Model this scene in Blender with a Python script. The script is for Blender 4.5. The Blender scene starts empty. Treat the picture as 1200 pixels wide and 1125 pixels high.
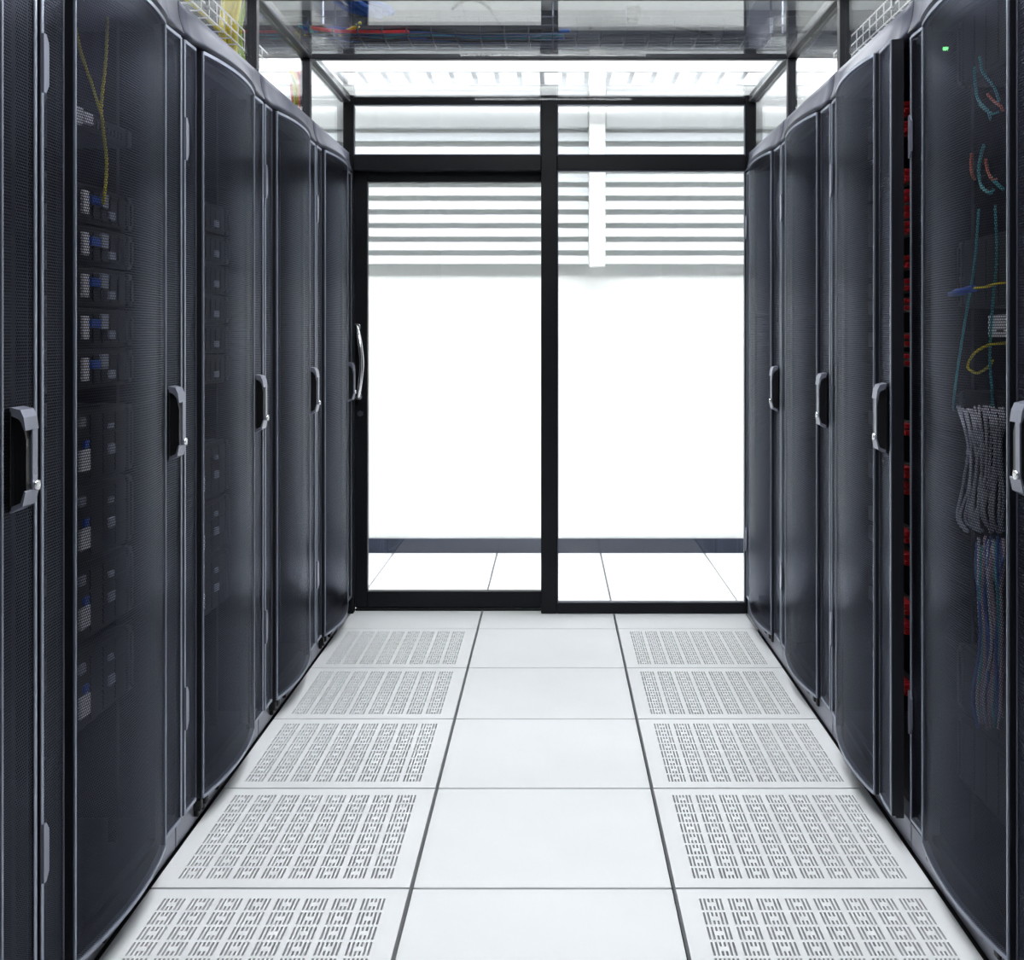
import bpy, bmesh, math, random
from mathutils import Vector, Matrix
random.seed(7)
S = bpy.context.scene
COL = S.collection

# ------------------------------------------------------------------ camera, world, exposure
H = 1.27                                   # eye height
cam_d = bpy.data.cameras.new('camera')
cam = bpy.data.objects.new('camera', cam_d); COL.objects.link(cam)
cam.location = (0, 0, H); cam.rotation_euler = (math.pi/2, 0, 0)
cam_d.sensor_width = 36; cam_d.lens = 1395/1200*36
cam_d.shift_x = -48/1200; cam_d.shift_y = -170.5/1200
cam_d.clip_start = 0.05
S.camera = cam
W = bpy.data.worlds.new('world'); S.world = W; W.use_nodes = True
W.node_tree.nodes['Background'].inputs[0].default_value = (0.8, 0.87, 1, 1)
W.node_tree.nodes['Background'].inputs[1].default_value = 0.25
S.view_settings.view_transform = 'Standard'; S.view_settings.look = 'None'
S.view_settings.gamma = 1; S.view_settings.use_curve_mapping = False
S.view_settings.exposure = 0.0
cy = S.cycles
cy.use_denoising = True
cy.max_bounces = 14; cy.diffuse_bounces = 5; cy.glossy_bounces = 6
cy.transmission_bounces = 6; cy.transparent_max_bounces = 40
cy.sample_clamp_indirect = 8; cy.caustics_reflective = False; cy.caustics_refractive = False

LAMP_AISLE, LAMP_CORRIDOR, LAMP_HALL = 16.0, 25.0, 4.0     # strengths of the ceiling lamps
# (x, y, strength) of every ceiling lamp, z is the ceiling height
CEIL = 3.12
LAMPS = [(0.0, 1.45, LAMP_AISLE, 'nearest of the three over the aisle'), (0.0, 2.6, LAMP_AISLE, 'middle one of the three over the aisle'), (0.0, 3.75, LAMP_AISLE, 'farthest of the three over the aisle'),
         (-2.3, 5.85, LAMP_CORRIDOR, 'leftmost over the corridor behind the door'), (-0.75, 5.85, LAMP_CORRIDOR, 'over the corridor behind the sliding door'),
         (0.75, 5.85, LAMP_CORRIDOR, 'over the corridor behind the fixed glass'), (2.3, 5.85, LAMP_CORRIDOR, 'rightmost over the corridor behind the door'),
         (-2.4, 1.6, LAMP_HALL, 'nearer one behind the left cabinets'), (-2.4, 3.9, LAMP_HALL, 'farther one behind the left cabinets'),
         (2.4, 1.6, LAMP_HALL, 'nearer one behind the right cabinets'), (2.4, 3.9, LAMP_HALL, 'farther one behind the right cabinets')]

# ------------------------------------------------------------------ materials
def new_mat(name):
    m = bpy.data.materials.new(name); m.use_nodes = True
    return m, m.node_tree, m.node_tree.nodes['Principled BSDF']
def paint(name, col, rough=.4, metal=0., spec=.5, noise=.0, nscale=30, bump=0.):
    m, nt, b = new_mat(name)
    b.inputs['Base Color'].default_value = (*col, 1); b.inputs['Roughness'].default_value = rough
    b.inputs['Metallic'].default_value = metal; b.inputs['Specular IOR Level'].default_value = spec
    if noise or bump:
        tc = nt.nodes.new('ShaderNodeTexCoord'); n = nt.nodes.new('ShaderNodeTexNoise')
        n.inputs['Scale'].default_value = nscale; n.inputs['Detail'].default_value = 3
        nt.links.new(tc.outputs['Object'], n.inputs['Vector'])
        if noise:
            r = nt.nodes.new('ShaderNodeMapRange')
            r.inputs[3].default_value = max(0.02, rough-noise); r.inputs[4].default_value = rough+noise
            nt.links.new(n.outputs[0], r.inputs[0]); nt.links.new(r.outputs[0], b.inputs['Roughness'])
            mx = nt.nodes.new('ShaderNodeMix'); mx.data_type = 'RGBA'
            mx.inputs[6].default_value = (*[c*.9 for c in col], 1); mx.inputs[7].default_value = (*[min(1, c*1.06) for c in col], 1)
            nt.links.new(n.outputs[0], mx.inputs[0]); nt.links.new(mx.outputs[2], b.inputs['Base Color'])
        if bump:
            bp = nt.nodes.new('ShaderNodeBump'); bp.inputs['Strength'].default_value = bump; bp.inputs['Distance'].default_value = .002
            nt.links.new(n.outputs[0], bp.inputs['Height']); nt.links.new(bp.outputs[0], b.inputs['Normal'])
    return m
def emit(name, col, s):
    m, nt, b = new_mat(name)
    b.inputs['Base Color'].default_value = (*[c*.6 for c in col], 1)
    b.inputs['Emission Color'].default_value = (*col, 1); b.inputs['Emission Strength'].default_value = s
    return m
def glass_mat(name, tint):
    m = bpy.data.materials.new(name); m.use_nodes = True; nt = m.node_tree
    nt.nodes.clear(); N = nt.nodes.new; L = nt.links.new
    out = N('ShaderNodeOutputMaterial'); mix = N('ShaderNodeMixShader')
    tr = N('ShaderNodeBsdfTransparent'); tr.inputs[0].default_value = (*tint, 1)
    gl = N('ShaderNodeBsdfAnisotropic'); gl.inputs['Roughness'].default_value = 0.0; gl.inputs['Color'].default_value = (1, 1, 1, 1)
    g = N('ShaderNodeNewGeometry'); d = N('ShaderNodeVectorMath'); d.operation = 'DOT_PRODUCT'
    L(g.outputs['Incoming'], d.inputs[0]); L(g.outputs['Normal'], d.inputs[1])
    def math_(op, a, bv):
        n = N('ShaderNodeMath'); n.operation = op
        for i, v in enumerate((a, bv)):
            if v is None: continue
            if isinstance(v, (int, float)): n.inputs[i].default_value = v
            else: L(v, n.inputs[i])
        return n.outputs[0]
    c = math_('ABSOLUTE', d.outputs['Value'], None)
    f = math_('POWER', math_('SUBTRACT', 1.0, c), 5.0)
    f = math_('ADD', math_('MULTIPLY', f, .96), .04)
    L(f, mix.inputs[0]); L(tr.outputs[0], mix.inputs[1]); L(gl.outputs[0], mix.inputs[2]); L(mix.outputs[0], out.inputs[0])
    return m
def perforated_mat(name, col, pitch, r, rough=.36):
    """painted sheet steel with a staggered grid of round holes; UVs are in metres"""
    m, nt, b = new_mat(name); N = nt.nodes.new; L = nt.links.new
    b.inputs['Base Color'].default_value = (*col, 1); b.inputs['Roughness'].default_value = rough
    b.inputs['Metallic'].default_value = .9; b.inputs['Specular IOR Level'].default_value = .4; b.inputs['Specular Tint'].default_value = (.66, .69, .77, 1)
    out = nt.nodes['Material Output']; mix = N('ShaderNodeMixShader'); tr = N('ShaderNodeBsdfTransparent')
    uv = N('ShaderNodeUVMap'); uv.uv_map = 'UVMap'
    def vm(op, a, bb):
        n = N('ShaderNodeVectorMath'); n.operation = op
        for i, v in enumerate((a, bb)):
            if v is None: continue
            if isinstance(v, tuple): n.inputs[i].default_value = v
            else: L(v, n.inputs[i])
        return n
    cell = (pitch, pitch*math.sqrt(3), 1.0)
    ds = []
    for off in ((0, 0, .5), (cell[0]/2, cell[1]/2, .5)):
        p = vm('ADD', uv.outputs[0], (off[0]+10*cell[0], off[1]+10*cell[1], .5)).outputs[0]
        q = vm('MODULO', p, cell).outputs[0]
        q = vm('SUBTRACT', q, (cell[0]/2, cell[1]/2, .5)).outputs[0]
        ds.append(vm('LENGTH', q, None).outputs['Value'])
    mn = N('ShaderNodeMath'); mn.operation = 'MINIMUM'; L(ds[0], mn.inputs[0]); L(ds[1], mn.inputs[1])
    lt = N('ShaderNodeMath'); lt.operation = 'LESS_THAN'; L(mn.outputs[0], lt.inputs[0]); lt.inputs[1].default_value = r
    L(lt.outputs[0], mix.inputs[0]); L(b.outputs[0], mix.inputs[1]); L(tr.outputs[0], mix.inputs[2]); L(mix.outputs[0], out.inputs[0])
    return m

M = dict(
    tile=paint('tile_laminate', (.80, .81, .83), .44, spec=.4, noise=.015, nscale=2),
    slot=paint('under_tile_grey', (.42, .42, .425), .8),
    joint=paint('joint_dark', (.02, .02, .025), .7),
    cab=paint('cabinet_paint', (.008, .0085, .013), .36, spec=.5),
    black=paint('cabinet_black', (.004, .004, .005), .55),
    perf=perforated_mat('perforated_sheet', (.026, .0258, .037), .0062, .0025, .30),
    edge=paint('highlight_edge_steel', (.33, .36, .44), .32, metal=.75),  # pale colour paints in the highlight along the metal door edges
    edge_dim=paint('painted_edge', (.06, .065, .09), .35, metal=.4),
    fascia=paint('fascia_grey', (.060, .064, .096), .50, spec=.35),
    plinth=paint('plinth_grey', (.26, .27, .32), .35, metal=.5),
    frame=paint('anodised_frame', (.006, .0065, .009), .42, spec=.22),
    beam=paint('roof_beam', (.013, .014, .020), .45, spec=.35),
    chrome=paint('satin_chrome', (.75, .75, .77), .22, metal=1.),
    silver=paint('silver_plastic', (.25, .26, .33), .32, metal=.5),
    lever=paint('black_lever', (.006, .006, .008), .35),
    wall=paint('white_wall', (.86, .87, .85), .6),
    ceilm=paint('ceiling_grey', (.20, .21, .225), .8),
    bulk=paint('bulkhead_grey', (.07, .075, .09), .7),
    navy=paint('navy_skirting', (.005, .010, .030), .3),
    slat=paint('blind_slat', (.60, .63, .65), .45),
    slathead=paint('blind_head', (.66, .68, .68), .5),
    wire=paint('zinc_wire', (.10, .11, .14), .4, metal=.4),
    tray=paint('white_tray', (.82, .83, .86), .4),
    srv=paint('server_face', (.005, .006, .008), .45),
    srvgrey=paint('server_grey', (.014, .016, .021), .45),
    white=paint('label_white', (.85, .85, .95), .5),
    grey=paint('label_grey', (.40, .43, .52), .5),
    blue=paint('blue_plastic', (.02, .10, .60), .4),
    yellow=paint('yellow_cable', (.80, .66, .0), .45),
    lime=paint('lime_cable', (.30, .45, .02), .45),
    teal=paint('teal_cable', (.05, .42, .45), .45),
    red=paint('red_cable', (.65, .02, .03), .45),
    orange=paint('orange_cable', (.7, .15, .06), .45),
    cblue=paint('blue_cable', (.03, .11, .42), .45),
    cgrey=paint('grey_cable', (.50, .51, .60), .5),
    cblack=paint('black_cable', (.01, .01, .012), .5),
    pink=paint('pink_cable', (.50, .34, .42), .5),
    glass=glass_mat('clear_glass', (.985, .99, .987)),
    led_g=emit('green_led', (.25, 1., .35), 3.0),
    led_r=emit('red_led', (1., .02, .04), .5),
)

# ------------------------------------------------------------------ mesh helpers
def box(bm, x0, x1, y0, y1, z0, z1, bev=0., rot=None, piv=None):
    r = bmesh.ops.create_cube(bm, size=1)
    vs = r['verts']
    c = Vector(((x0+x1)/2, (y0+y1)/2, (z0+z1)/2))
    for v in vs:
        v.co = Vector((v.co.x*(x1-x0), v.co.y*(y1-y0), v.co.z*(z1-z0))) + c
    if bev:
        es = list({e for v in vs for e in v.link_edges})
        rb = bmesh.ops.bevel(bm, geom=es, offset=bev, segments=1, affect='EDGES', clamp_overlap=True)
        vs = list({v for f in rb['faces'] for v in f.verts})
        seen = set(vs); st = list(vs)
        while st:
            v = st.pop()
            for e in v.link_edges:
                o = e.other_vert(v)
                if o not in seen: seen.add(o); st.append(o)
        vs = list(seen)
    if rot is not None:
        p = Vector(piv) if piv else c
        for v in vs: v.co = rot @ (v.co-p) + p
    return vs
def tube(bm, pts, r, n=6, cap=True):
    pts = [Vector(p) for p in pts]
    rings = []
    up = None
    for i, p in enumerate(pts):
        d = (pts[min(i+1, len(pts)-1)] - pts[max(i-1, 0)]).normalized()
        if up is None or abs(up.dot(d)) > .98:
            up = Vector((0, 0, 1)) if abs(d.z) < .9 else Vector((1, 0, 0))
        a = d.cross(up).normalized(); b2 = a.cross(d).normalized(); up = b2
        rr = r[i] if isinstance(r, (list, tuple)) else r
        rings.append([bm.verts.new(p + (a*math.cos(2*math.pi*k/n) + b2*math.sin(2*math.pi*k/n))*rr) for k in range(n)])
    for a, b2 in zip(rings, rings[1:]):
        for k in range(n):
            f = bm.faces.new((a[k], a[(k+1) % n], b2[(k+1) % n], b2[k])); f.smooth = True
    if cap:
        bm.faces.new(rings[0][::-1]); bm.faces.new(rings[-1])
def curve(ctrl, n=6):
    """Catmull-Rom through control points"""
    P = [Vector(p) for p in ctrl]; P = [2*P[0]-P[1]] + P + [2*P[-1]-P[-2]]
    out = []
    for i in range(1, len(P)-2):
        for k in range(n):
            t = k/n
            a, b2, c, d = P[i-1], P[i], P[i+1], P[i+2]
            out.append(.5*((2*b2)+(c-a)*t+(2*a-5*b2+4*c-d)*t*t+(3*b2-a-3*c+d)*t*t*t))
    out.append(P[-2]); return out
def cyl(bm, c, axis, r, h, n=16):
    c = Vector(c); a = Vector(axis).normalized()
    tube(bm, [c-a*h/2, c+a*h/2], r, n)
def mesh_of(name, bm, mat, smooth=False):
    me = bpy.data.meshes.new(name)
    bmesh.ops.recalc_face_normals(bm, faces=bm.faces)
    bm.to_mesh(me); bm.free()
    for m in (mat if isinstance(mat, (list, tuple)) else [mat]): me.materials.append(m)
    if smooth:
        for p in me.polygons: p.use_smooth = True
    return me
def link(name, me, parent=None):
    o = bpy.data.objects.new(name, me); COL.objects.link(o)
    if parent: o.parent = parent
    return o
def obj(name, bm, mat, parent=None, smooth=False):
    return link(name, mesh_of(name, bm, mat, smooth), parent)
def tag(o, label=None, cat=None, group=None, kind=None):
    if label: o['label'] = label
    if cat: o['category'] = cat
    if group: o['group'] = group
    if kind: o['kind'] = kind
    return o
def empty(name, loc=(0, 0, 0), rz=0., **kw):
    o = bpy.data.objects.new(name, None); COL.objects.link(o)
    o.location = loc; o.rotation_euler = (0, 0, rz); o.empty_display_size = .1
    return tag(o, **kw)
def copy_tree(o, parent=None):
    c = o.copy(); COL.objects.link(c); c.parent = parent
    for ch in list(o.children): copy_tree(ch, c)
    return c
def bmn(): return bmesh.new()
def bx(name, mat, parent, *a, **k):
    bm = bmn(); box(bm, *a, **k); return obj(name, bm, mat, parent)

# ------------------------------------------------------------------ layout numbers
PW = .824                                   # cabinet pitch
GAPS = [1.290+PW*i for i in range(6)]       # 1.293 2.118 2.943 3.768 4.593 5.418
XL, XR = -.915, .880                        # planes of the cabinet fronts
WALL_Y = 5.413                              # front of the glazed end wall
FAR_Y = 6.93
TX = [-.927+.602*i for i in range(4)]       # tile joints across the aisle
TY = [5.138+.602*k for k in range(-7, 4)]   # tile joints along the aisle (.924 ... 6.944)
HX = 3.5

# ------------------------------------------------------------------ setting: floor
fl = bx('floor', M['joint'], None, -HX, HX, -2.6, FAR_Y+.02, -.10, -.045)
tag(fl, kind='structure')
def plain_tile(w, d):
    bm = bmn(); box(bm, 0, w, 0, d, -.034, 0, .0012); return mesh_of('floor_tile', bm, M['tile'])
G = .0045
def perforated_tile(w, d):
    """white metal tile, 8 x 8 groups of slots: two long slots each side, two short ones top and bottom in the middle"""
    bm = bmn()
    mod = 8; mg = .040
    xs, kx, ys, ky = [0.], [], [0.], []
    mp = (w-2*mg)/mod; pw, sw = .0090, .0046
    for m_ in range(mod):
        x0 = mg+m_*mp+(mp-6*pw)/2
        for c in range(6):
            a = x0+c*pw+(pw-sw)/2
            kx += [None, c]; xs += [a, a+sw]
    kx.append(None); xs.append(w)
    mp = (d-2*mg)/mod; mh = .054
    for m_ in range(mod):
        y0 = mg+m_*mp+(mp-mh)/2
        ky += [None, 0, 1, 2]; ys += [y0, y0+.33*mh, y0+.67*mh, y0+mh]
    ky.append(None); ys.append(d)
    zt, zb = 0., -.016
    cache = {}
    def V(i, j, z):
        k = (i, j, z)
        if k not in cache: cache[k] = bm.verts.new((xs[i], ys[j], z))
        return cache[k]
    hole = lambda i, j: (0 <= i < len(kx) and 0 <= j < len(ky) and kx[i] is not None and ky[j] is not None
                         and not (kx[i] in (2, 3) and ky[j] == 1))
    for j in range(len(ky)):
        i = 0
        while i < len(kx):
            if hole(i, j):
                f = bm.faces.new((V(i, j, zb), V(i+1, j, zb), V(i+1, j+1, zb), V(i, j+1, zb))); f.material_index = 1
                for (a, b2, c, d2, ni, nj) in ((i, j, i+1, j, i, j-1), (i+1, j, i+1, j+1, i+1, j), (i+1, j+1, i, j+1, i, j+1), (i, j+1, i, j, i-1, j)):
                    if not hole(ni, nj):
                        f = bm.faces.new((V(a, b2, zt), V(c, d2, zt), V(c, d2, zb), V(a, b2, zb)))
                i += 1
            else:
                k = i
                while k < len(kx) and not hole(k, j): k += 1
                bm.faces.new((V(i, j, zt), V(k, j, zt), V(k, j+1, zt), V(i, j+1, zt))); i = k
    n, m_ = len(xs)-1, len(ys)-1
    for (p, q) in (((0, 0), (n, 0)), ((n, 0), (n, m_)), ((n, m_), (0, m_)), ((0, m_), (0, 0))):
        a, b2 = (xs[p[0]], ys[p[1]]), (xs[q[0]], ys[q[1]])
        bm.faces.new([bm.verts.new((*c, z)) for c, z in ((a, 0), (b2, 0), (b2, -.034), (a, -.034))])
    me = bpy.data.meshes.new('perforated_tile'); bm.normal_update(); bm.to_mesh(me); bm.free()
    me.materials.append(M['tile']); me.materials.append(M['slot'])
    return me
tw = .602-2*G
me_plain, me_perf = plain_tile(tw, tw), perforated_tile(tw, tw)
for r in range(len(TY)-1):
    y0 = TY[r]
    cols = range(3) if y0 < 5.0 else range(-4, 7)
    for c in cols:
        x0 = TX[0]+.602*c
        perf = c in (0, 2) and y0 < 5.0
        o = link('perforated_tile' if perf else 'floor_tile', me_perf if perf else me_plain, fl)
        o.location = (x0+G, y0+G, 0)
# floor under the cabinets and in the hall behind them
bx('floor_panel', M['tile'], fl, -HX, TX[0]-.035, -2.6, TY[7]-G, -.034, 0)
bx('floor_panel', M['tile'], fl, TX[3]+.045, HX, -2.6, TY[7]-G, -.034, 0)
bx('floor_panel', M['tile'], fl, TX[0]+G, TX[3]-G, -2.6, TY[0]-G, -.034, 0)

# ------------------------------------------------------------------ setting: hall shell
bm = bmn(); box(bm, -HX-.1, HX+.1, -2.7, FAR_Y+.1, CEIL, CEIL+.1); tag(obj('ceiling', bm, M['ceilm']), kind='structure')
bm = bmn(); box(bm, -HX-.1, -HX, -2.6, FAR_Y, 0, CEIL); tag(obj('wall_left', bm, M['wall']), kind='structure')
bm = bmn(); box(bm, HX, HX+.1, -2.6, FAR_Y, 0, CEIL); tag(obj('wall_right', bm, M['wall']), kind='structure')
bm = bmn(); box(bm, -HX-.1, HX+.1, FAR_Y, FAR_Y+.1, 0, CEIL); tag(obj('wall_far', bm, M['wall']), kind='structure')
bm = bmn(); box(bm, -HX-.1, HX+.1, -2.7, -2.6, 0, CEIL); tag(obj('wall_near', bm, M['wall']), kind='structure')
bm = bmn(); box(bm, -HX, HX, FAR_Y-.012, FAR_Y, 0, .084, .002); tag(obj('baseboard_far', bm, M['navy']), kind='structure')
# white pilaster on the far wall between the two blinds
bm = bmn(); box(bm, .208, .300, FAR_Y-.11, FAR_Y, 1.66, 2.899, .002); tag(obj('trim_1', bm, M['wall']), kind='structure')

# dark bulkhead along the top of the far wall
bm = bmn(); box(bm, -HX+.001, HX-.001, FAR_Y-.14, FAR_Y, 2.90, CEIL-.001, .003); tag(obj('trim_3', bm, M['bulk']), kind='structure')
# ceiling lamps
lf = bmn()
for s in (-1, 1):
    box(lf, -.62, .62, s*.31-.012, s*.31+.012, -.045, 0, .002)
    box(lf, s*.62-.012, s*.62+.012, -.298, .298, -.045, 0, .002)
me_lf = mesh_of('frame', lf, M['tray'])
lampmat = {}
for i, (x, y, s, lab) in enumerate(LAMPS):
    if s not in lampmat: lampmat[s] = emit('lamp_diffuser_%d' % len(lampmat), (.96, .98, 1.), s)
    t = empty('ceiling_lamp', (x, y, CEIL), label='bright rectangular ceiling lamp, '+lab, cat='lamp', group='ceiling lamps')
    link('frame', me_lf, t)
    bm = bmn(); box(bm, -.605, .605, -.295, .295, -.03, -.012); obj('diffuser', bm, lampmat[s], t)

# ------------------------------------------------------------------ setting: glazed end wall, sliding door, glass roof
Y0, Y1 = WALL_Y, WALL_Y+.06
def zpix(y, d=WALL_Y): return H-(y-392)*d/1395
def xpix(x, d=WALL_Y): return (x-648)*d/1395
w1 = tag(empty('wall_front', (0, Y0, 0)), kind='structure')          # the fixed framing of the end wall
def wbx(name, mat, x0, x1, y0, y1, z0, z1, bev=.003):
    return bx(name, mat, w1, x0, x1, y0-Y0, y1-Y0, z0, z1, bev=bev)
ZB, ZT = 2.085, 2.318                       # transom glass
wbx('post', M['frame'], -.955, -.908, Y0, Y1, 0, 2.36)
wbx('post', M['frame'], xpix(634), xpix(653), Y0, Y1, 0, 2.36)
wbx('post', M['frame'], .876, .925, Y0, Y1, 0, 2.36)
for (a, b2) in ((-.908, xpix(634)), (xpix(653), .876)):
    wbx('head_beam', M['frame'], a, b2, Y0, Y1, ZT, 2.36)
    wbx('transom_beam', M['frame'], a, b2, Y0, Y1, 2.016, ZB)
wbx('sill', M['frame'], xpix(653), .876, Y0, Y1, 0, .048)
wbx('track', M['frame'], -.908, xpix(634), Y0+.055, Y1+.04, 0, .012)
# fixed pane right of the door, with its frame bead, and the two transom panes
for n, (a, b2, c, d) in enumerate(((xpix(653), .876, .048, 2.016), (-.908, xpix(634), ZB, ZT), (xpix(653), .876, ZB, ZT))):
    w = tag(empty('window_%d' % (n+1), (a, Y0+.03, c)), kind='structure')
    bx('glass_pane', M['glass'], w, .0, b2-a, -.004, .004, .0, d-c)
    t = .005
    for q in ((0, t, 0, d-c), (b2-a-t, b2-a, 0, d-c), (t, b2-a-t, 0, t), (t, b2-a-t, d-c-t, d-c)):
        bx('glazing_bead', M['edge_dim'], w, q[0], q[1], -.030, -.005, q[2], q[3])
# sliding leaf, a little behind the plane of the posts
dx0, dx1, dz0, dz1 = -.950, xpix(634)+.04, .014, 2.04
gx0, gx1, gz0, gz1 = xpix(430, 5.46), xpix(634.5, 5.49), H-(694-392)*5.46/1395, H-(213-392)*5.46/1395
door = tag(empty('door_1', (0, Y0+.062, 0)), kind='structure')
bx('stile', M['frame'], door, dx0, gx0, 0, .045, dz0, dz1, bev=.003)
bx('stile', M['frame'], door, gx1, dx1, 0, .045, dz0, dz1, bev=.003)
bx('bottom_rail', M['frame'], door, gx0, gx1, 0, .045, dz0, gz0, bev=.003)
bx('top_rail', M['frame'], door, gx0, gx1, 0, .045, gz1, dz1, bev=.003)
bx('glass_pane', M['glass'], door, gx0, gx1, .018, .026, gz0, gz1)
# bow pull handle and lock on the left stile
hx = xpix(421, 5.46); hz0, hz1 = zpix(465, 5.46), zpix(383, 5.46)
pts = curve([(hx-.010, 0, hz1), (hx-.008, -.030, hz1-.004), (hx+.010, -.062, hz1-.07), (hx+.020, -.070, (hz0+hz1)/2),
             (hx+.012, -.062, hz0+.07), (hx-.003, -.030, hz0+.004), (hx-.004, 0, hz0)], 6)
bm = bmn(); tube(bm, pts, .0105, 10)
for z, xx in ((hz1, hx-.010), (hz0, hx-.004)): cyl(bm, (xx, -.004, z), (0, 1, 0), .016, .012, 14)
tag(obj('pull_handle', bm, M['chrome'], door), 'curved chrome pull handle')
bm = bmn(); cyl(bm, (hx+.002, -.003, zpix(485, 5.46)), (0, 1, 0), .013, .008, 16); box(bm, hx, hx+.004, -.010, -.006, zpix(485, 5.46)-.007, zpix(485, 5.46)+.007)
obj('lock', bm, M['edge_dim'], door)

# frame of the glass roof and of the glazed strips over the cabinets
POST_Y = [2.08, 2.905, 3.74, 4.56]
PXL, PXR = -.945, .915
rf = tag(empty('trim_2', (0, 0, 2.1)), kind='structure')
for x in (PXL, PXR):
    bx('roof_beam', M['beam'], rf, x-.022, x+.022, -.4, Y0-.002, .225, .265, bev=.003)
    for y in POST_Y: bx('post', M['beam'], rf, x-.018, x+.018, y-.018, y+.018, .0, .225, bev=.002)
for y in [1.25]+POST_Y: bx('cross_beam', M['beam'], rf, PXL+.022, PXR-.022, y-.018, y+.018, .222, .258, bev=.003)
n = 4
ys = [-.4, 1.25]+POST_Y+[Y0]
for a, b2 in zip(ys[:-1], ys[1:]):
    w = tag(empty('window_%d' % n, (0, a, 2.336)), kind='structure'); n += 1
    bx('roof_pane', M['glass'], w, PXL+.024, PXR-.024, .020, b2-a-.020, -.004, .004)
for x in (PXL, PXR):
    for a, b2 in zip(POST_Y, POST_Y[1:]+[Y0]):
        w = tag(empty('window_%d' % n, (x, a, 2.102)), kind='structure'); n += 1
        bx('side_pane', M['glass'], w, -.003, .003, .019, b2-a-.019, .0, .222)

# ------------------------------------------------------------------ blinds on the far wall
def blind(x0, x1, label):
    t = empty('slatted_blind', (x0, FAR_Y, 1.66), label=label, cat='blind', group='blinds on the far wall')
    bx('head_box', M['slathead'], t, 0, x1-x0, -.085, 0, .80, 1.02, bev=.008)
    rot = Matrix.Rotation(math.radians(-18), 3, 'X')
    me = None
    for k in range(10):
        if me is None:
            bm = bmn(); box(bm, 0, x1-x0, -.006, .006, -.026, .026, .002, rot=rot, piv=(0, 0, 0)); me = mesh_of('slat', bm, M['slat'])
        o = link('slat', me, t); o.location = (0, -.045, .040+k*.0790)
blind(-2.6, .206, 'wide grey slatted blind on the far wall behind the sliding door')
blind(.302, 2.6, 'grey slatted blind behind the fixed glass, right of the white pilaster')

# ------------------------------------------------------------------ server cabinets
# local frame: x runs from the handle side (0) to the hinge side (PW), y points out into the aisle
T_BULGE0, T_BULGE1 = .162, .684
def yb(t):
    u = (t-(T_BULGE0+T_BULGE1)/2)/((T_BULGE1-T_BULGE0)/2)
    return .010+.024*(1-u*u)
ZD0, ZD1 = .072, 2.002
HINGE = Vector((PW-.008, -.012, 0))
def shift(bm, v=HINGE):
    for x in bm.verts: x.co -= v
    return bm
def sheet(prof, z0, z1, thick=.0024, seg_z=1):
    """two perforated skins, front and back of one sheet, UVs in metres"""
    bm = bmn(); uvl = bm.loops.layers.uv.new('UVMap')
    us = [0.]
    for a, b2 in zip(prof, prof[1:]): us.append(us[-1]+math.hypot(b2[0]-a[0], b2[1]-a[1]))
    for off in (0., -thick):
        rows = [[bm.verts.new((p[0], p[1]+off, z)) for p in prof] for z in (z0, z1)]
        for i in range(len(prof)-1):
            f = bm.faces.new((rows[0][i], rows[0][i+1], rows[1][i+1], rows[1][i])); f.smooth = True
            for l, (u, v) in zip(f.loops, ((us[i], z0), (us[i+1], z0), (us[i+1], z1), (us[i], z1))): l[uvl].uv = (u, v)
    return bm
def raw(name, bm, mat, parent):
    me = bpy.data.meshes.new(name); bm.normal_update(); bm.to_mesh(me); bm.free(); me.materials.append(mat)
    return link(name, me, parent)
def rim(prof, z0, z1, y_in, y_out):
    bm = bmn(); rings = []
    for (t, y) in prof:
        rings.append([bm.verts.new(c) for c in ((t, y+y_in, z0), (t, y+y_out, z0), (t, y+y_out, z1), (t, y+y_in, z1))])
    for a, b2 in zip(rings, rings[1:]):
        for k in range(4): bm.faces.new((a[k], a[(k+1) % 4], b2[(k+1) % 4], b2[k]))
    bm.faces.new(rings[0]); bm.faces.new(rings[-1][::-1]); return bm
NB = 20
BULGE = [(T_BULGE0+(T_BULGE1-T_BULGE0)*i/NB, yb(T_BULGE0+(T_BULGE1-T_BULGE0)*i/NB)) for i in range(NB+1)]

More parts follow.
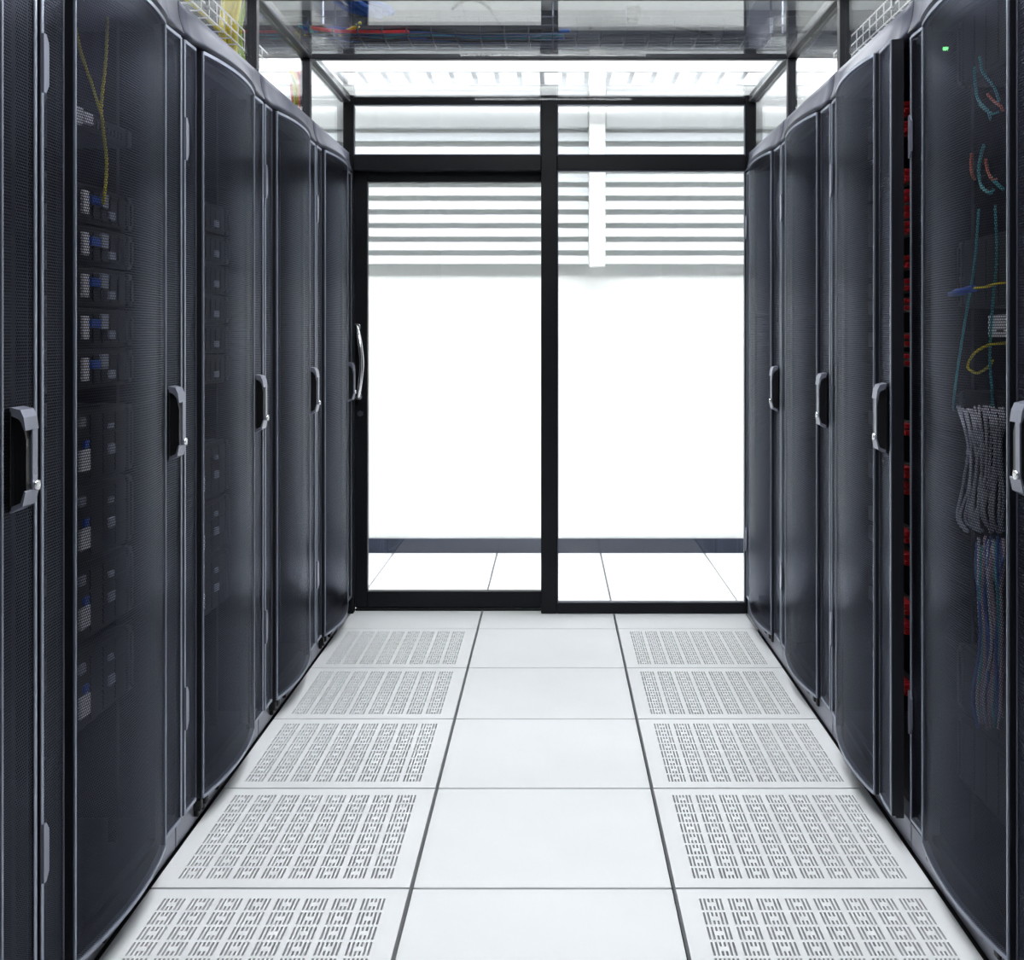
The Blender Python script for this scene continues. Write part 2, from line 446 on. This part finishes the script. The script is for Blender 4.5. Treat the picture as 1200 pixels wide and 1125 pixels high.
def make_cabinet():
    root = empty('server_cabinet')
    D = 1.02
    bm = bmn()
    box(bm, .010, .030, -D, -.034, .07, 2.03, .002); box(bm, PW-.030, PW-.010, -D, -.034, .07, 2.03, .002)
    box(bm, .030, PW-.030, -D, -.034, 2.01, 2.03); box(bm, .030, PW-.030, -D, -.034, .07, .09)
    box(bm, .030, PW-.030, -D, -D+.02, .09, 2.01)
    obj('body', bm, M['black'], root)
    for x in (.150, .655):
        bm = bmn(); box(bm, x, x+.020, -.120, -.100, .09, 2.01); box(bm, x, x+.020, -.112, -.106, .1, 2.0)
        obj('mounting_rail', bm, M['black'], root)
    bm = bmn(); box(bm, .004, PW-.004, -.30, -.016, 0, .066, .002); obj('plinth', bm, M['plinth'], root)
    for t in (.195, .242, .34, .49, .625, .672):
        bm = bmn(); box(bm, t-.012, t+.012, -.016, .004, .036, .066, .003); box(bm, t-.006, t+.006, -.016, -.004, .020, .036, .002)
        obj('catch', bm, M['black'], root)
    # fascia over the door: its lower edge follows the door front, its upper edge is straight
    full = [(.003, .0), (.10, .0), (T_BULGE0-.02, .002)] + [(t, y+.001) for t, y in BULGE] + [(T_BULGE1+.02, .002), (.75, .0), (PW-.003, .0)]
    bm = bmn(); rows = []
    for k in range(7):
        q = k/6; z = 2.012+.083*q
        rows.append([bm.verts.new((t, (y+.006)*(1-q)**1.3-.010*q-.004*math.sin(q*math.pi), z)) for t, y in full])
    rows.append([bm.verts.new((t, -.075, 2.095)) for t, y in full])
    rows.insert(0, [bm.verts.new((t, -.045, 2.012)) for t, y in full])
    rows.append(rows[0])
    for a, b2 in zip(rows, rows[1:]):
        for i in range(len(full)-1):
            f = bm.faces.new((a[i], a[i+1], b2[i+1], b2[i])); f.smooth = True
    bm.faces.new([r[0] for r in rows[:-1]]); bm.faces.new([r[-1] for r in rows[:-1]][::-1])
    fo = obj('top_fascia', bm, M['fascia'], root)
    # door
    bm = bmn()
    for a, b2 in ((.008, .020), (.138, T_BULGE0+.002), (T_BULGE1-.002, .716), (PW-.020, PW-.008)):
        box(bm, a, b2, -.030, -.010, ZD0, ZD1, .001)
    for a, b2 in ((.008, .017), (PW-.017, PW-.008)): box(bm, a, b2, -.012, -.0005, ZD0+.006, ZD1-.001)
    box(bm, .020, PW-.020, -.030, -.012, ZD1-.022, ZD1); box(bm, .020, PW-.020, -.030, -.012, ZD0, ZD0+.022)
    # side walls of the raised panel
    for t in (T_BULGE0-.003, T_BULGE1-.001): box(bm, t, t+.004, -.012, .0068, ZD0, ZD1)
    d = obj('front_door', shift(bm), M['cab'], root); d.location = HINGE
    raw('curved_panel', shift(sheet(BULGE, ZD0+.004, ZD1-.004)), M['perf'], d)
    raw('handle_strip', shift(sheet([(.018, 0), (.140, 0)], ZD0+.010, ZD1-.004)), M['perf'], d)
    raw('hinge_strip', shift(sheet([(.714, 0), (PW-.020, 0)], ZD0+.010, ZD1-.004)), M['perf'], d)
    for t, w, y0, y1, z0, m in ((.008, .010, -.001, .003, ZD0+.006, 'edge'), (.138, .006, -.012, .002, ZD0+.006, 'edge_dim'), (T_BULGE0-.004, .006, .007, .013, ZD0, 'edge'),
                             (T_BULGE1-.002, .006, .007, .013, ZD0, 'edge'), (.712, .006, -.012, .002, ZD0+.006, 'edge_dim'), (PW-.020, .010, -.001, .003, ZD0+.006, 'edge')):
        bm = bmn(); box(bm, t, t+w, y0, y1, z0, ZD1-.001, .0015); o = obj('edge_trim', shift(bm), M[m], d)  # the pale beads carry the edge highlights in their colour
    for z in (ZD0+.001, ZD1-.005):
        bm = bmn(); rr = [[bm.verts.new(c) for c in ((t, -.028, z), (t, y, z), (t, y, z+.004), (t, -.028, z+.004))] for t, y in BULGE]
        for a, b2 in zip(rr, rr[1:]):
            for k in range(4): bm.faces.new((a[k], a[(k+1) % 4], b2[(k+1) % 4], b2[k]))
        bm.faces.new(rr[0]); bm.faces.new(rr[-1][::-1]); obj('end_cap', shift(bm), M['cab'], d)
    for z0, z1 in ((ZD0-.001, ZD0+.008), (ZD1-.008, ZD1+.001)):
        obj('curved_rim', shift(rim(BULGE, z0, z1, -.012, .0025)), M['edge'], d)
        for a, b2 in ((.018, .138), (.716, PW-.020)):
            zo = .006 if z0 < 1 else 0
            bm = bmn(); box(bm, a, b2, -.012, .003, z0+zo, z1+zo, .001); obj('strip_rim', shift(bm), M['edge'], d)
    for z in (.29, 1.703):
        bm = bmn(); a, b2 = PW-.032, PW-.010
        vs = [(b2, z), (b2, z+.105), (a+.012, z+.105), (a, z+.09), (a, z+.015), (a+.012, z)]
        lo = [bm.verts.new((x, .002, zz)) for x, zz in vs]; hi = [bm.verts.new((x, .007, zz)) for x, zz in vs]
        bm.faces.new(lo); bm.faces.new(hi[::-1])
        for i in range(6): bm.faces.new((lo[i], lo[(i+1) % 6], hi[(i+1) % 6], hi[i]))
        tag(obj('hinge', shift(bm), M['silver'], d), 'pale grey hinge plate')
    # swing handle: black lever standing proud, lit front face painted in as a pale strip, end brackets, lock barrel
    zc = 1.056; t0, t1 = .058, .100
    def prism(bm, prof, a, b2):
        lo = [bm.verts.new((a, y, z)) for y, z in prof]; hi = [bm.verts.new((b2, y, z)) for y, z in prof]
        bm.faces.new(lo[::-1]); bm.faces.new(hi)
        for k in range(len(prof)): bm.faces.new((lo[k], lo[(k+1) % len(prof)], hi[(k+1) % len(prof)], hi[k]))
    bm = bmn(); box(bm, t0-.006, t1+.012, .0005, .003, zc-.084, zc+.084, .001); obj('handle_plate', shift(bm), M['lever'], d)
    bm = bmn(); prism(bm, [(.003, zc-.078), (.018, zc-.070), (.024, zc-.050), (.024, zc+.035), (.018, zc+.062), (.003, zc+.078)], t0+.004, t1)
    tag(obj('handle_lever', shift(bm), M['lever'], d), 'black swing lever')
    bm = bmn()
    prism(bm, [(.0005, zc+.078), (.018, zc+.070), (.0245, zc+.052), (.027, zc+.052), (.024, zc+.074), (.018, zc+.087), (.0005, zc+.091)], t0, t1+.010)
    prism(bm, [(.0005, zc-.078), (.0185, zc-.070), (.0245, zc-.050), (.027, zc-.052), (.022, zc-.076), (.0005, zc-.088)], t0, t1+.010)
    prism(bm, [(.0235, zc-.051), (.0270, zc-.051), (.0270, zc+.053), (.0235, zc+.053)], t0+.004, t0+.024)
    tag(obj('handle_surround', shift(bm), M['silver'], d), 'lit front face coloured as a pale grey strip, and end brackets of the handle')
    bm = bmn(); cyl(bm, (t0+.014, .029, zc-.044), (0, 1, 0), .0085, .008, 14); tag(obj('handle_lock', shift(bm), M['chrome'], d), 'chrome lock barrel')
    return root, d

CAB_GROUP_L, CAB_GROUP_R = 'cabinets of the left row', 'cabinets of the right row'
proto, pdoor = make_cabinet()
left_labels = ['black server cabinet cut off by the left edge, nearest of the left row',
               'black server cabinet second in the left row, blue and white tags behind its mesh',
               'black curved-door server cabinet, middle one of the left row',
               'black curved-door server cabinet, fourth in the left row, last but one',
               'black server cabinet at the far end of the left row, by the sliding door']
right_labels = ['black server cabinet nearest of the right row, coloured cables behind its mesh',
                'black server cabinet with its door ajar and red plugs in the gap',
                'black closed server cabinet between the ajar one and the farthest right one',
                'black server cabinet at the far end of the right row, by the fixed glass']
for i in range(5):
    c = proto if i == 0 else copy_tree(proto)
    c.location = (XL, GAPS[i+1], 0); c.rotation_euler = (0, 0, -math.pi/2)
    tag(c, left_labels[i], 'server cabinet', CAB_GROUP_L)
bm = bmn(); box(bm, .004, PW-.004, -.30, -.004, 0, .066, .002); plinth_r = mesh_of('plinth', bm, M['plinth'])
right_labels.append('black server cabinet at the near end of the right row, next to the viewer')
for i in range(5):
    c = copy_tree(proto)
    c.location = (XR, GAPS[i+1] if i < 4 else GAPS[0], 0); c.rotation_euler = (0, 0, math.pi/2)
    tag(c, right_labels[i], 'server cabinet', CAB_GROUP_R)
    for ch in c.children:
        if ch.name.startswith('plinth'): ch.data = plinth_r
    if i == 1:
        for ch in c.children:
            if ch.name.startswith('front_door'): ch.rotation_euler = (0, 0, math.radians(-2.9))

def cab_pt(side, gap, t, y, z):
    """point in a cabinet's local frame -> world"""
    return Vector((XL+y, gap-t, z)) if side == 'L' else Vector((XR-y, gap+t, z))
ROT = {'L': -math.pi/2, 'R': math.pi/2}

# ------------------------------------------------------------------ servers in the cabinets
FY = -.070                                   # plane of the equipment fronts
def make_server(kind):
    """local: x along the front, y out, z up, origin at the lower corner of the front"""
    root = empty('rack_server')
    h = .086 if kind == 'server' else .160
    bm = bmn(); box(bm, .028, .465, -.62, 0, 0, h-.003, .002); obj('chassis', bm, M['srv'], root)
    for x in (0, .465):
        bm = bmn(); box(bm, x, x+.028, -.012, .006, .004, h-.007, .003); box(bm, x+.008, x+.020, .006, .012, .015, h-.020, .002)
        obj('ear', bm, M['srvgrey'], root)
    if kind == 'server':
        for k in range(4):
            bm = bmn(); box(bm, .034+k*.050, .034+k*.050+.045, 0, .004, .010, h-.014, .0015); box(bm, .038+k*.050, .042+k*.050, .004, .008, .016, h-.022)
            obj('drive_bay', bm, M['srvgrey'], root)
        for nm, m, x0, x1, z0, z1 in (('pull_tab', 'white', .270, .300, .018, .066), ('release_catch', 'blue', .206, .255, .042, .060),
                                      ('name_tag', 'grey', .160, .198, .040, .072), ('barcode_tag', 'grey', .118, .150, .018, .036)):
            bm = bmn(); box(bm, x0, x1, .004, .011, z0, z1, .001)
            tag(obj(nm, bm, M[m], root), {'white': 'white pull tab', 'blue': 'blue release catch', 'grey': 'pale grey tag'}[m])
    elif kind == 'plain':
        for k in range(6):
            bm = bmn(); box(bm, .034+k*.072, .034+k*.072+.066, 0, .004, .010, h-.012, .0015); obj('drive_bay', bm, M['srvgrey'], root)
    else:
        for k in range(3):
            for j in range(3):
                bm = bmn(); box(bm, .034+k*.072, .034+k*.072+.066, 0, .004, .010+j*.046, .052+j*.046, .0015); obj('drive_bay', bm, M['srvgrey'], root)
        for nm, m, x0, x1, z0, z1 in (('front_label', 'white', .262, .312, .030, .074), ('release_catch', 'blue', .268, .292, .078, .094),
                                      ('name_tag', 'grey', .285, .314, .122, .142), ('barcode_tag', 'grey', .120, .150, .052, .074),
                                      ('barcode_tag', 'grey', .126, .150, .108, .120)):
            bm = bmn(); box(bm, x0, x1, .004, .011, z0, z1, .001)
            tag(obj(nm, bm, M[m], root), {'white': 'white front label', 'blue': 'blue release catch', 'grey': 'pale grey tag'}[m])
    return root
ORD = ['topmost', 'second', 'third', 'fourth', 'fifth', 'sixth', 'seventh', 'eighth']
srv = make_server('server'); sto = make_server('storage')
used = {srv: False, sto: False}
def put(protoo, side, gap, z, label, group):
    o = protoo if not used[protoo] else copy_tree(protoo)
    used[protoo] = True
    o.location = cab_pt(side, gap, .167, FY, z); o.rotation_euler = (0, 0, ROT[side])
    tag(o, label, 'server', group); return o
g = GAPS[2]
for k in range(5):
    put(srv, 'L', g, 1.505-k*.0875, '%s slim server with blue catch, in the second left cabinet' % ORD[k].capitalize(), 'slim servers in the second left cabinet')
for k in range(4):
    o = put(sto, 'L', g, .955-k*.1640-(.02 if k == 3 else 0), '%s tall storage unit with white label, in the second left cabinet' % ORD[k].capitalize(), 'storage units in the second left cabinet')
    if k == 0: o.name = 'storage_unit'
    else: o.name = 'storage_unit'
g = GAPS[3]
for k in range(6):
    o = put(srv, 'L', g, 1.565-k*.0875, '%s slim dark server with small tags, in the middle left cabinet' % ORD[k].capitalize(), 'slim servers in the third left cabinet')
    for ch in list(o.children):
        if ch.name.split('.')[0] in ('pull_tab', 'release_catch', 'name_tag'): bpy.data.objects.remove(ch)
for k in range(3):
    o = put(sto, 'L', g, .80-k*.1640, '%s tall storage unit low in the middle left cabinet' % ORD[k].capitalize(), 'storage units in the third left cabinet'); o.name = 'storage_unit'

def switch(side, gap, z, label, name='network_switch', h=.044, x0=0):
    root = empty(name, cab_pt(side, gap, .167, FY, z), ROT[side], label=label, cat='network switch')
    bm = bmn(); box(bm, .02, .473, -.35, 0, 0, h-.002, .002); obj('chassis', bm, M['srv'], root)
    for x in (0, .465):
        bm = bmn(); box(bm, x, x+.028, -.012, .005, .003, h-.005, .002); obj('ear', bm, M['srvgrey'], root)
    me = None
    for k in range(12):
        if me is None:
            bm = bmn(); box(bm, 0, .016, 0, .005, .012, .028, .001); me = mesh_of('port', bm, M['srvgrey'])
        o = link('port', me, root); o.location = (.05+k*.021, 0, 0)
    return root
sw = switch('L', GAPS[2], 1.700, 'slim network switch with two white labels, above the servers in the second left cabinet')
for x0, x1, z0, z1 in ((.300, .334, .004, .040), (.245, .290, .012, .036)):
    bm = bmn(); box(bm, x0, x1, .002, .010, z0, z1, .001); tag(obj('front_label', bm, M['white'], sw), 'white label')

def cable(pts, r, mat, label, group=None, name='cable', n=6, seg=6):
    pts = [Vector(p) for p in pts]; o0 = pts[0].copy()
    bm = bmn(); tube(bm, [p-o0 for p in curve(pts, seg)], r, n)
    o = obj(name, bm, M[mat]); o.location = o0
    tag(o, label, 'cable', group); return o
def pix(x, y, X):
    """point on the plane at world X that a photo measurement (x, y) refers to"""
    d = X*1395/(x-648); return Vector((X, d, H-(y-392)*d/1395))
XI = XL-.050                                 # just in front of the equipment of the left row
cable([pix(88, 30, XI), pix(95, 62, XI), pix(108, 100, XI), pix(118, 132, XI), pix(121, 142, XI-.02)], .0035, 'yellow', 'thin yellow cable slanting down to the switch behind the second left door')
cable([pix(126, 20, XI), pix(124, 70, XI), pix(119, 120, XI), pix(120, 145, XI), pix(125, 190, XI), pix(122, 232, XI), pix(120, 240, XI-.015)], .0035, 'yellow', 'thin yellow cable hanging straight past the switch in the second left cabinet')

# right row: equipment and cables
XE = XR-FY                                   # plane of equipment fronts, right
XC = XR+.045                                 # cables just in front of it
GA = GAPS[1]
pln = make_server('plain'); used[pln] = False
for z, lab in ((1.33, 'Plain dark unit behind the blue plug in the nearest right cabinet'), (1.84, 'Plain dark unit at the very top of the nearest right cabinet'),
               (.40, 'Plain dark unit under the blue cable bundle in the nearest right cabinet'), (.235, 'Lowest plain dark unit in the nearest right cabinet')):
    put(pln, 'R', GA, z, lab, 'dark units in the nearest right cabinet').name = 'storage_unit'
sw2 = switch('R', GA, 1.10, 'Slim network switch at the head of the grey cable bundle in the nearest right cabinet')
# status lamp on the top server
bm = bmn(); cyl(bm, (0, 0, 0), (1, 0, 0), .0045, .010, 12)
p = pix(1108, 57, XR+.012); o = obj('status_light', bm, M['led_g']); o.location = p
tag(o, 'small glowing green status light at the top of the nearest right cabinet', 'light')
XE2 = XC+.01
# white box with cables
p = pix(1168, 382, XE2); b = empty('junction_box', p, math.pi/2, label='white junction box behind the mesh of the nearest right cabinet', cat='box')
bm = bmn(); box(bm, -.052, .052, -.025, .0, -.024, .024, .003); obj('housing', bm, M['white'], b)
bm = bmn(); box(bm, -.04, -.005, .0, .002, -.012, -.008); obj('slot', bm, M['srv'], b)
cable([pix(1178, 402, XC), pix(1160, 404, XC-.004), pix(1142, 414, XC-.006), pix(1134, 430, XC-.004), pix(1145, 437, XC), pix(1158, 430, XC), pix(1164, 422, XC+.01)], .0030, 'yellow', 'yellow cable looping below the white junction box')
cable([pix(1142, 338, XC), pix(1155, 336, XC), pix(1168, 333, XC), pix(1180, 331, XC+.01)], .0030, 'yellow', 'short straight yellow cable leading into the blue plug')
bm = bmn(); a, b2 = pix(1113, 345, XC), pix(1141, 338, XC); tube(bm, [Vector((0, 0, 0)), (b2-a)*.25, (b2-a)], [.006, .0085, .0085], 8)
o = obj('plug', bm, M['blue']); o.location = a; tag(o, 'blue plug on the end of a yellow cable in the nearest right cabinet', 'plug')
cable([pix(1147, 245, XC), pix(1142, 310, XC), pix(1132, 370, XC), pix(1124, 420, XC), pix(1118, 465, XC), pix(1117, 480, XC+.01)], .0028, 'teal', 'long teal cable hanging past the blue plug in the nearest right cabinet')
cable([pix(1166, 240, XC), pix(1168, 300, XC), pix(1163, 360, XC+.006), pix(1160, 420, XC), pix(1163, 470, XC), pix(1160, 500, XC+.01)], .0028, 'teal', 'long teal cable hanging behind the white junction box')
cable([pix(1142, 78, XC), pix(1143, 100, XC), pix(1147, 118, XC), pix(1158, 130, XC), pix(1160, 140, XC+.012)], .0032, 'teal', 'uppermost left teal cable of the nearest right cabinet')
cable([pix(1148, 66, XC), pix(1152, 85, XC), pix(1162, 98, XC), pix(1168, 108, XC), pix(1170, 118, XC+.012)], .0032, 'teal', 'uppermost right teal cable of the nearest right cabinet')
cable([pix(1148, 122, XC), pix(1154, 128, XC), pix(1162, 133, XC), pix(1170, 131, XC+.01)], .0032, 'teal', 'short teal cable under the uppermost pair in the nearest right cabinet')
cable([pix(1157, 110, XC), pix(1164, 118, XC), pix(1172, 124, XC), pix(1176, 130, XC+.01)], .0032, 'orange', 'short orange cable between the uppermost teal cables')
cable([pix(1153, 170, XC), pix(1150, 180, XC), pix(1147, 200, XC), pix(1150, 218, XC), pix(1160, 226, XC), pix(1164, 222, XC+.01)], .0038, 'teal', 'teal cable bent into a hook in the nearest right cabinet')
cable([pix(1156, 192, XC), pix(1160, 206, XC), pix(1168, 215, XC), pix(1176, 222, XC+.008)], .0038, 'teal', 'teal cable slanting beside the hooked one')
cable([pix(1155, 186, XC-.004), pix(1157, 200, XC-.004), pix(1163, 210, XC-.004), pix(1168, 210, XC+.01)], .0032, 'orange', 'orange cable crossing the hooked teal cable')
cable([pix(1139, 180, XC), pix(1138, 192, XC), pix(1139, 204, XC), pix(1142, 210, XC+.01)], .0038, 'orange', 'short orange cable left of the hooked teal cable')
# grey bundle dropping from the switch
t = empty('cable_bundle', pix(1150, 480, XC), label='dense grey bundle of cables dropping from a switch in the nearest right cabinet', cat='cable bundle')
for k in range(16):
    x0 = 1122+k*3.5; rnd = random.uniform
    pts = [pix(x0+rnd(-1, 1), 478+rnd(-3, 4), XC+.012), pix(x0+3+rnd(-2, 2), 490+rnd(-4, 6), XC-.006-rnd(0, .012)), pix(1135+k*2.6+rnd(-2, 2), 530+rnd(-8, 8), XC-rnd(.0, .012)),
           pix(1130+k*2.9+rnd(-3, 3), 575+rnd(-8, 8), XC-rnd(0, .01)), pix(1124+k*3.2+rnd(-3, 3), 606+rnd(-6, 8), XC-.004), pix(1132+k*2.9, 618+rnd(-4, 8), XC+.012)]
    bm = bmn(); tube(bm, [q-t.location for q in curve(pts, 5)], .0032, 5); obj('strand', bm, M['cgrey'], t)
t = empty('cable_bundle', pix(1160, 640, XC), label='mixed blue, teal and pink bundle of cables below the grey one', cat='cable bundle')
cols = ['cblue', 'cgrey', 'teal', 'pink', 'cblue', 'cgrey', 'cblue', 'pink', 'cgrey', 'teal', 'cblue', 'cgrey', 'cblue', 'pink']
for k, c in enumerate(cols):
    x0 = 1146+k*2.4; rnd = random.uniform
    pts = [pix(x0+rnd(-2, 2), 632+rnd(-6, 10), XC+.012), pix(x0+rnd(-3, 2), 665, XC-rnd(0, .012)), pix(x0-2+rnd(-4, 4), 705, XC-rnd(0, .012)), pix(1148+k*2.2+rnd(-4, 4), 760, XC-rnd(0, .010)),
           pix(1140+k*2.8+rnd(-3, 3), 815, XC-rnd(0, .006)), pix(1146+k*2.2, 850+rnd(-10, 6), XC+.012)]
    bm = bmn(); tube(bm, [q-t.location for q in curve(pts, 5)], .0036, 5)
    o = obj('strand', bm, M[c], t); tag(o, {'cblue': 'blue strand', 'cgrey': 'grey strand', 'teal': 'teal strand', 'pink': 'pink strand'}[c])

# ajar cabinet: patch panels with red plugs seen through the gap
GB = GAPS[2]
zs = [(392-y)*3.30/1395+H for y in (140, 162, 215, 238, 256, 274, 312, 338, 360, 400, 422, 500, 548, 566, 620, 645, 700, 722, 790)]
for k, z in enumerate(zs):
    row = ['high', 'middle', 'low'][min(2, k*3//len(zs))]
    t = empty('patch_panel', cab_pt('R', GB, .167, FY+.0, z-.016), ROT['R'], label='patch panel with red plugs, number %s from the top in the ajar cabinet' % ['one', 'two', 'three', 'four', 'five', 'six', 'seven', 'eight', 'nine', 'ten', 'eleven', 'twelve', 'thirteen', 'fourteen', 'fifteen', 'sixteen', 'seventeen', 'eighteen', 'nineteen'][k], cat='patch panel', group='patch panels of the ajar cabinet')
    bm = bmn(); box(bm, 0, .483, -.012, 0, 0, .040, .001); obj('plate', bm, M['srv'], t)
    me = None
    for i in range(10):
        for j in range(2):
            if me is None:
                bm = bmn(); box(bm, 0, .013, 0, .022, 0, .012, .002); box(bm, .003, .010, .022, .032, .003, .009, .001); me = mesh_of('plug', bm, M['red'])
            o = link('plug', me, t); o.location = (.03+i*.020+(.003 if j else 0), 0, .005+j*.018); o['label'] = 'red plug'
for i, y in enumerate((133, 208, 300, 570, 590, 640, 810)):
    z = (392-y)*3.28/1395+H
    a = cab_pt('R', GB, .33, FY+.026, z); rnd = random.uniform
    cable([a, a+Vector((-.012, .03, .012)), a+Vector((-.006, -.01, -.012)), a+Vector((-.016, .03, -.028))], .005, 'teal',
          'tangled teal cable end in the gap of the ajar cabinet, %s from the top' % (ORD[i] if i else 'first'), 'teal cables in the ajar cabinet', n=6, seg=4)

# ------------------------------------------------------------------ overhead trays and cables
def basket(name, p0, p1, width, height, label, pitch=.10, mat='wire', r=.0032):
    """wire basket tray from p0 to p1 (horizontal), one welded mesh of wires"""
    p0, p1 = Vector(p0), Vector(p1); d = (p1-p0); L = d.length; d.normalize(); s = Vector((-d.y, d.x, 0)); up = Vector((0, 0, 1))
    bm = bmn()
    nW = max(2, int(round(width/.05)))
    for k in range(nW+1): q = s*(k/nW-.5)*width; tube(bm, [q, q+d*L], r, 5)
    for sg in (-.5, .5):
        for hh in (.5, 1.): q = s*sg*width+up*height*hh; tube(bm, [q, q+d*L], r, 5)
    for k in range(int(L/pitch)+1):
        b0 = d*k*pitch
        tube(bm, [b0+s*-.5*width+up*height, b0+s*-.5*width, b0+s*.5*width, b0+s*.5*width+up*height], r, 5)
    o = obj(name, bm, M[mat]); o.location = p0; tag(o, label, 'cable tray'); return o
basket('wire_basket_tray', (-1.10, 5.02, 2.50), (1.10, 5.02, 2.50), .30, .07, 'wire basket tray crossing above the glass roof near the sliding door')
basket('wire_basket_tray', (-1.42, 1.2, 2.44), (-1.42, 5.3, 2.44), .30, .08, 'wire basket cable tray running above the left row of cabinets', mat='tray')
basket('wire_basket_tray', (1.40, 1.2, 2.44), (1.40, 5.3, 2.44), .30, .08, 'wire basket cable tray running above the right row of cabinets', mat='tray')
# ladder tray over the corridor
t = empty('cable_ladder', (-1.6, 6.22, 2.66), label='white ladder cable tray crossing the corridor ceiling beyond the sliding door', cat='cable tray')
for y in (0, .34):
    bx('side_rail', M['tray'], t, 0, 3.2, y-.010, y+.010, -.02, .05, bev=.003)
bm = bmn(); box(bm, -.014, .014, .010, .33, -.012, .012, .003); me = mesh_of('rung', bm, M['tray'])
for x in (.4, 1.6, 2.8):
    for y in (0, .34): bx('suspension_rod', M['wire'], t, x-.004, x+.004, y-.004, y+.004, .05, CEIL-2.66)
for k in range(26):
    o = link('rung', me, t); o.location = (.10+k*.12, 0, 0)
# hangers
k = 0
for x, y, z, lab in ((-1.25, 4.30, 2.44, 'above the third left cabinet'), (-1.25, 5.00, 2.44, 'above the fourth left cabinet'), (1.23, 4.30, 2.44, 'above the third right cabinet'), (1.23, 5.0, 2.44, 'above the farthest right cabinets')):
    bm = bmn(); tube(bm, [(0, 0, 0), (0, 0, CEIL-z)], .005, 8); cyl(bm, (0, 0, .01), (0, 0, 1), .011, .012, 6); box(bm, -.03, .03, -.03, .03, CEIL-z-.01, CEIL-z)
    o = obj('threaded_hanger', bm, M['wire']); o.location = (x, y, z); tag(o, 'thin metal hanger rod of the cable tray ' + lab, 'hanger')
# yellow fibre bundles
def bundle(pts, n, spread, r, mats, label):
    t = empty('cable_bundle', pts[0], label=label, cat='cable bundle'); o0 = Vector(pts[0])
    for k in range(n):
        off = Vector((random.uniform(-1, 1)*spread, random.uniform(-1, 1)*spread, random.uniform(-.5, .5)*spread))
        pp = [Vector(p)-o0+off+Vector((random.uniform(-1, 1), random.uniform(-1, 1), 0))*spread*.4 for p in pts]
        bm = bmn(); tube(bm, curve(pp, 5), r, 5); o = obj('strand', bm, M[mats[k % len(mats)]], t)
    return t
bundle([(-1.31, 4.90, 2.86), (-1.31, 4.90, 2.70), (-1.33, 4.88, 2.50), (-1.30, 4.84, 2.30), (-1.30, 4.84, 2.06)], 26, .040, .010, ['yellow', 'yellow', 'yellow', 'lime'], 'thick bundle of yellow fibre cables dropping behind the left glass strip')
bundle([(-1.15, 5.35, 2.44), (-1.13, 5.33, 2.36), (-1.12, 5.30, 2.24), (-1.12, 5.30, 2.06)], 14, .03, .009, ['yellow', 'lime', 'red', 'yellow'], 'small knot of yellow and red cables at the far end of the left row')
bundle([(-1.0, 4.96, 2.55), (-.90, 5.0, 2.535), (-.75, 5.05, 2.535), (-.55, 5.02, 2.535), (-.30, 5.06, 2.53), (0.05, 5.0, 2.53)], 9, .05, .009, ['cblue', 'cblue', 'teal', 'cblack'], 'blue and black cables lying in the cross tray above the sliding door')
bundle([(-1.05, 5.10, 2.56), (-.93, 5.08, 2.54), (-.86, 4.96, 2.53), (-.80, 4.93, 2.55)], 5, .02, .006, ['yellow', 'lime'], 'short yellow cables at the left end of the cross tray')
bundle([(-1.0, 4.92, 2.535), (-.88, 4.92, 2.52), (-.74, 4.93, 2.52), (-.60, 4.92, 2.52)], 3, .012, .006, ['red'], 'short red cables at the left end of the cross tray')
bundle([(1.40, 3.2, 2.475), (1.36, 3.9, 2.475), (1.42, 4.6, 2.475), (1.40, 5.25, 2.475)], 10, .06, .009, ['cblue', 'cgrey', 'teal', 'cblue'], 'blue and teal cables lying in the tray above the right row')
bundle([(-1.40, 2.4, 2.475), (-1.44, 3.4, 2.475), (-1.40, 4.5, 2.475), (-1.42, 5.25, 2.475)], 8, .06, .009, ['cgrey', 'cblue', 'cgrey', 'yellow'], 'grey and blue cables lying in the tray above the left row')
bundle([(-.93, 4.86, 3.08), (-.92, 4.86, 2.85), (-.88, 4.84, 2.70), (-.80, 4.83, 2.62), (-.70, 4.85, 2.58)], 16, .05, .012, ['cblue'], 'thick blue cables dropping from the ceiling to the cross tray')
cable([(.15, 4.9, 2.53), (.25, 4.9, 2.56), (.36, 4.92, 2.55), (.50, 4.94, 2.55), (.66, 4.96, 2.52)], .007, 'cblack', 'black cable sagging over the cross tray above the glass roof')
cable([(-.42, 4.95, 2.62), (-.36, 4.95, 2.66), (-.28, 4.95, 2.64), (-.20, 4.96, 2.54)], .007, 'cblack', 'black cable arching over the cross tray left of centre')
bm = bmn(); box(bm, -.03, .03, -.03, .03, -.025, .025, .008); cyl(bm, (0, 0, -.03), (0, 0, 1), .018, .014, 12)
o = obj('sensor', bm, M['cblack']); o.location = (.33, 4.90, 2.59); tag(o, 'small black sensor on the cable above the glass roof', 'sensor')
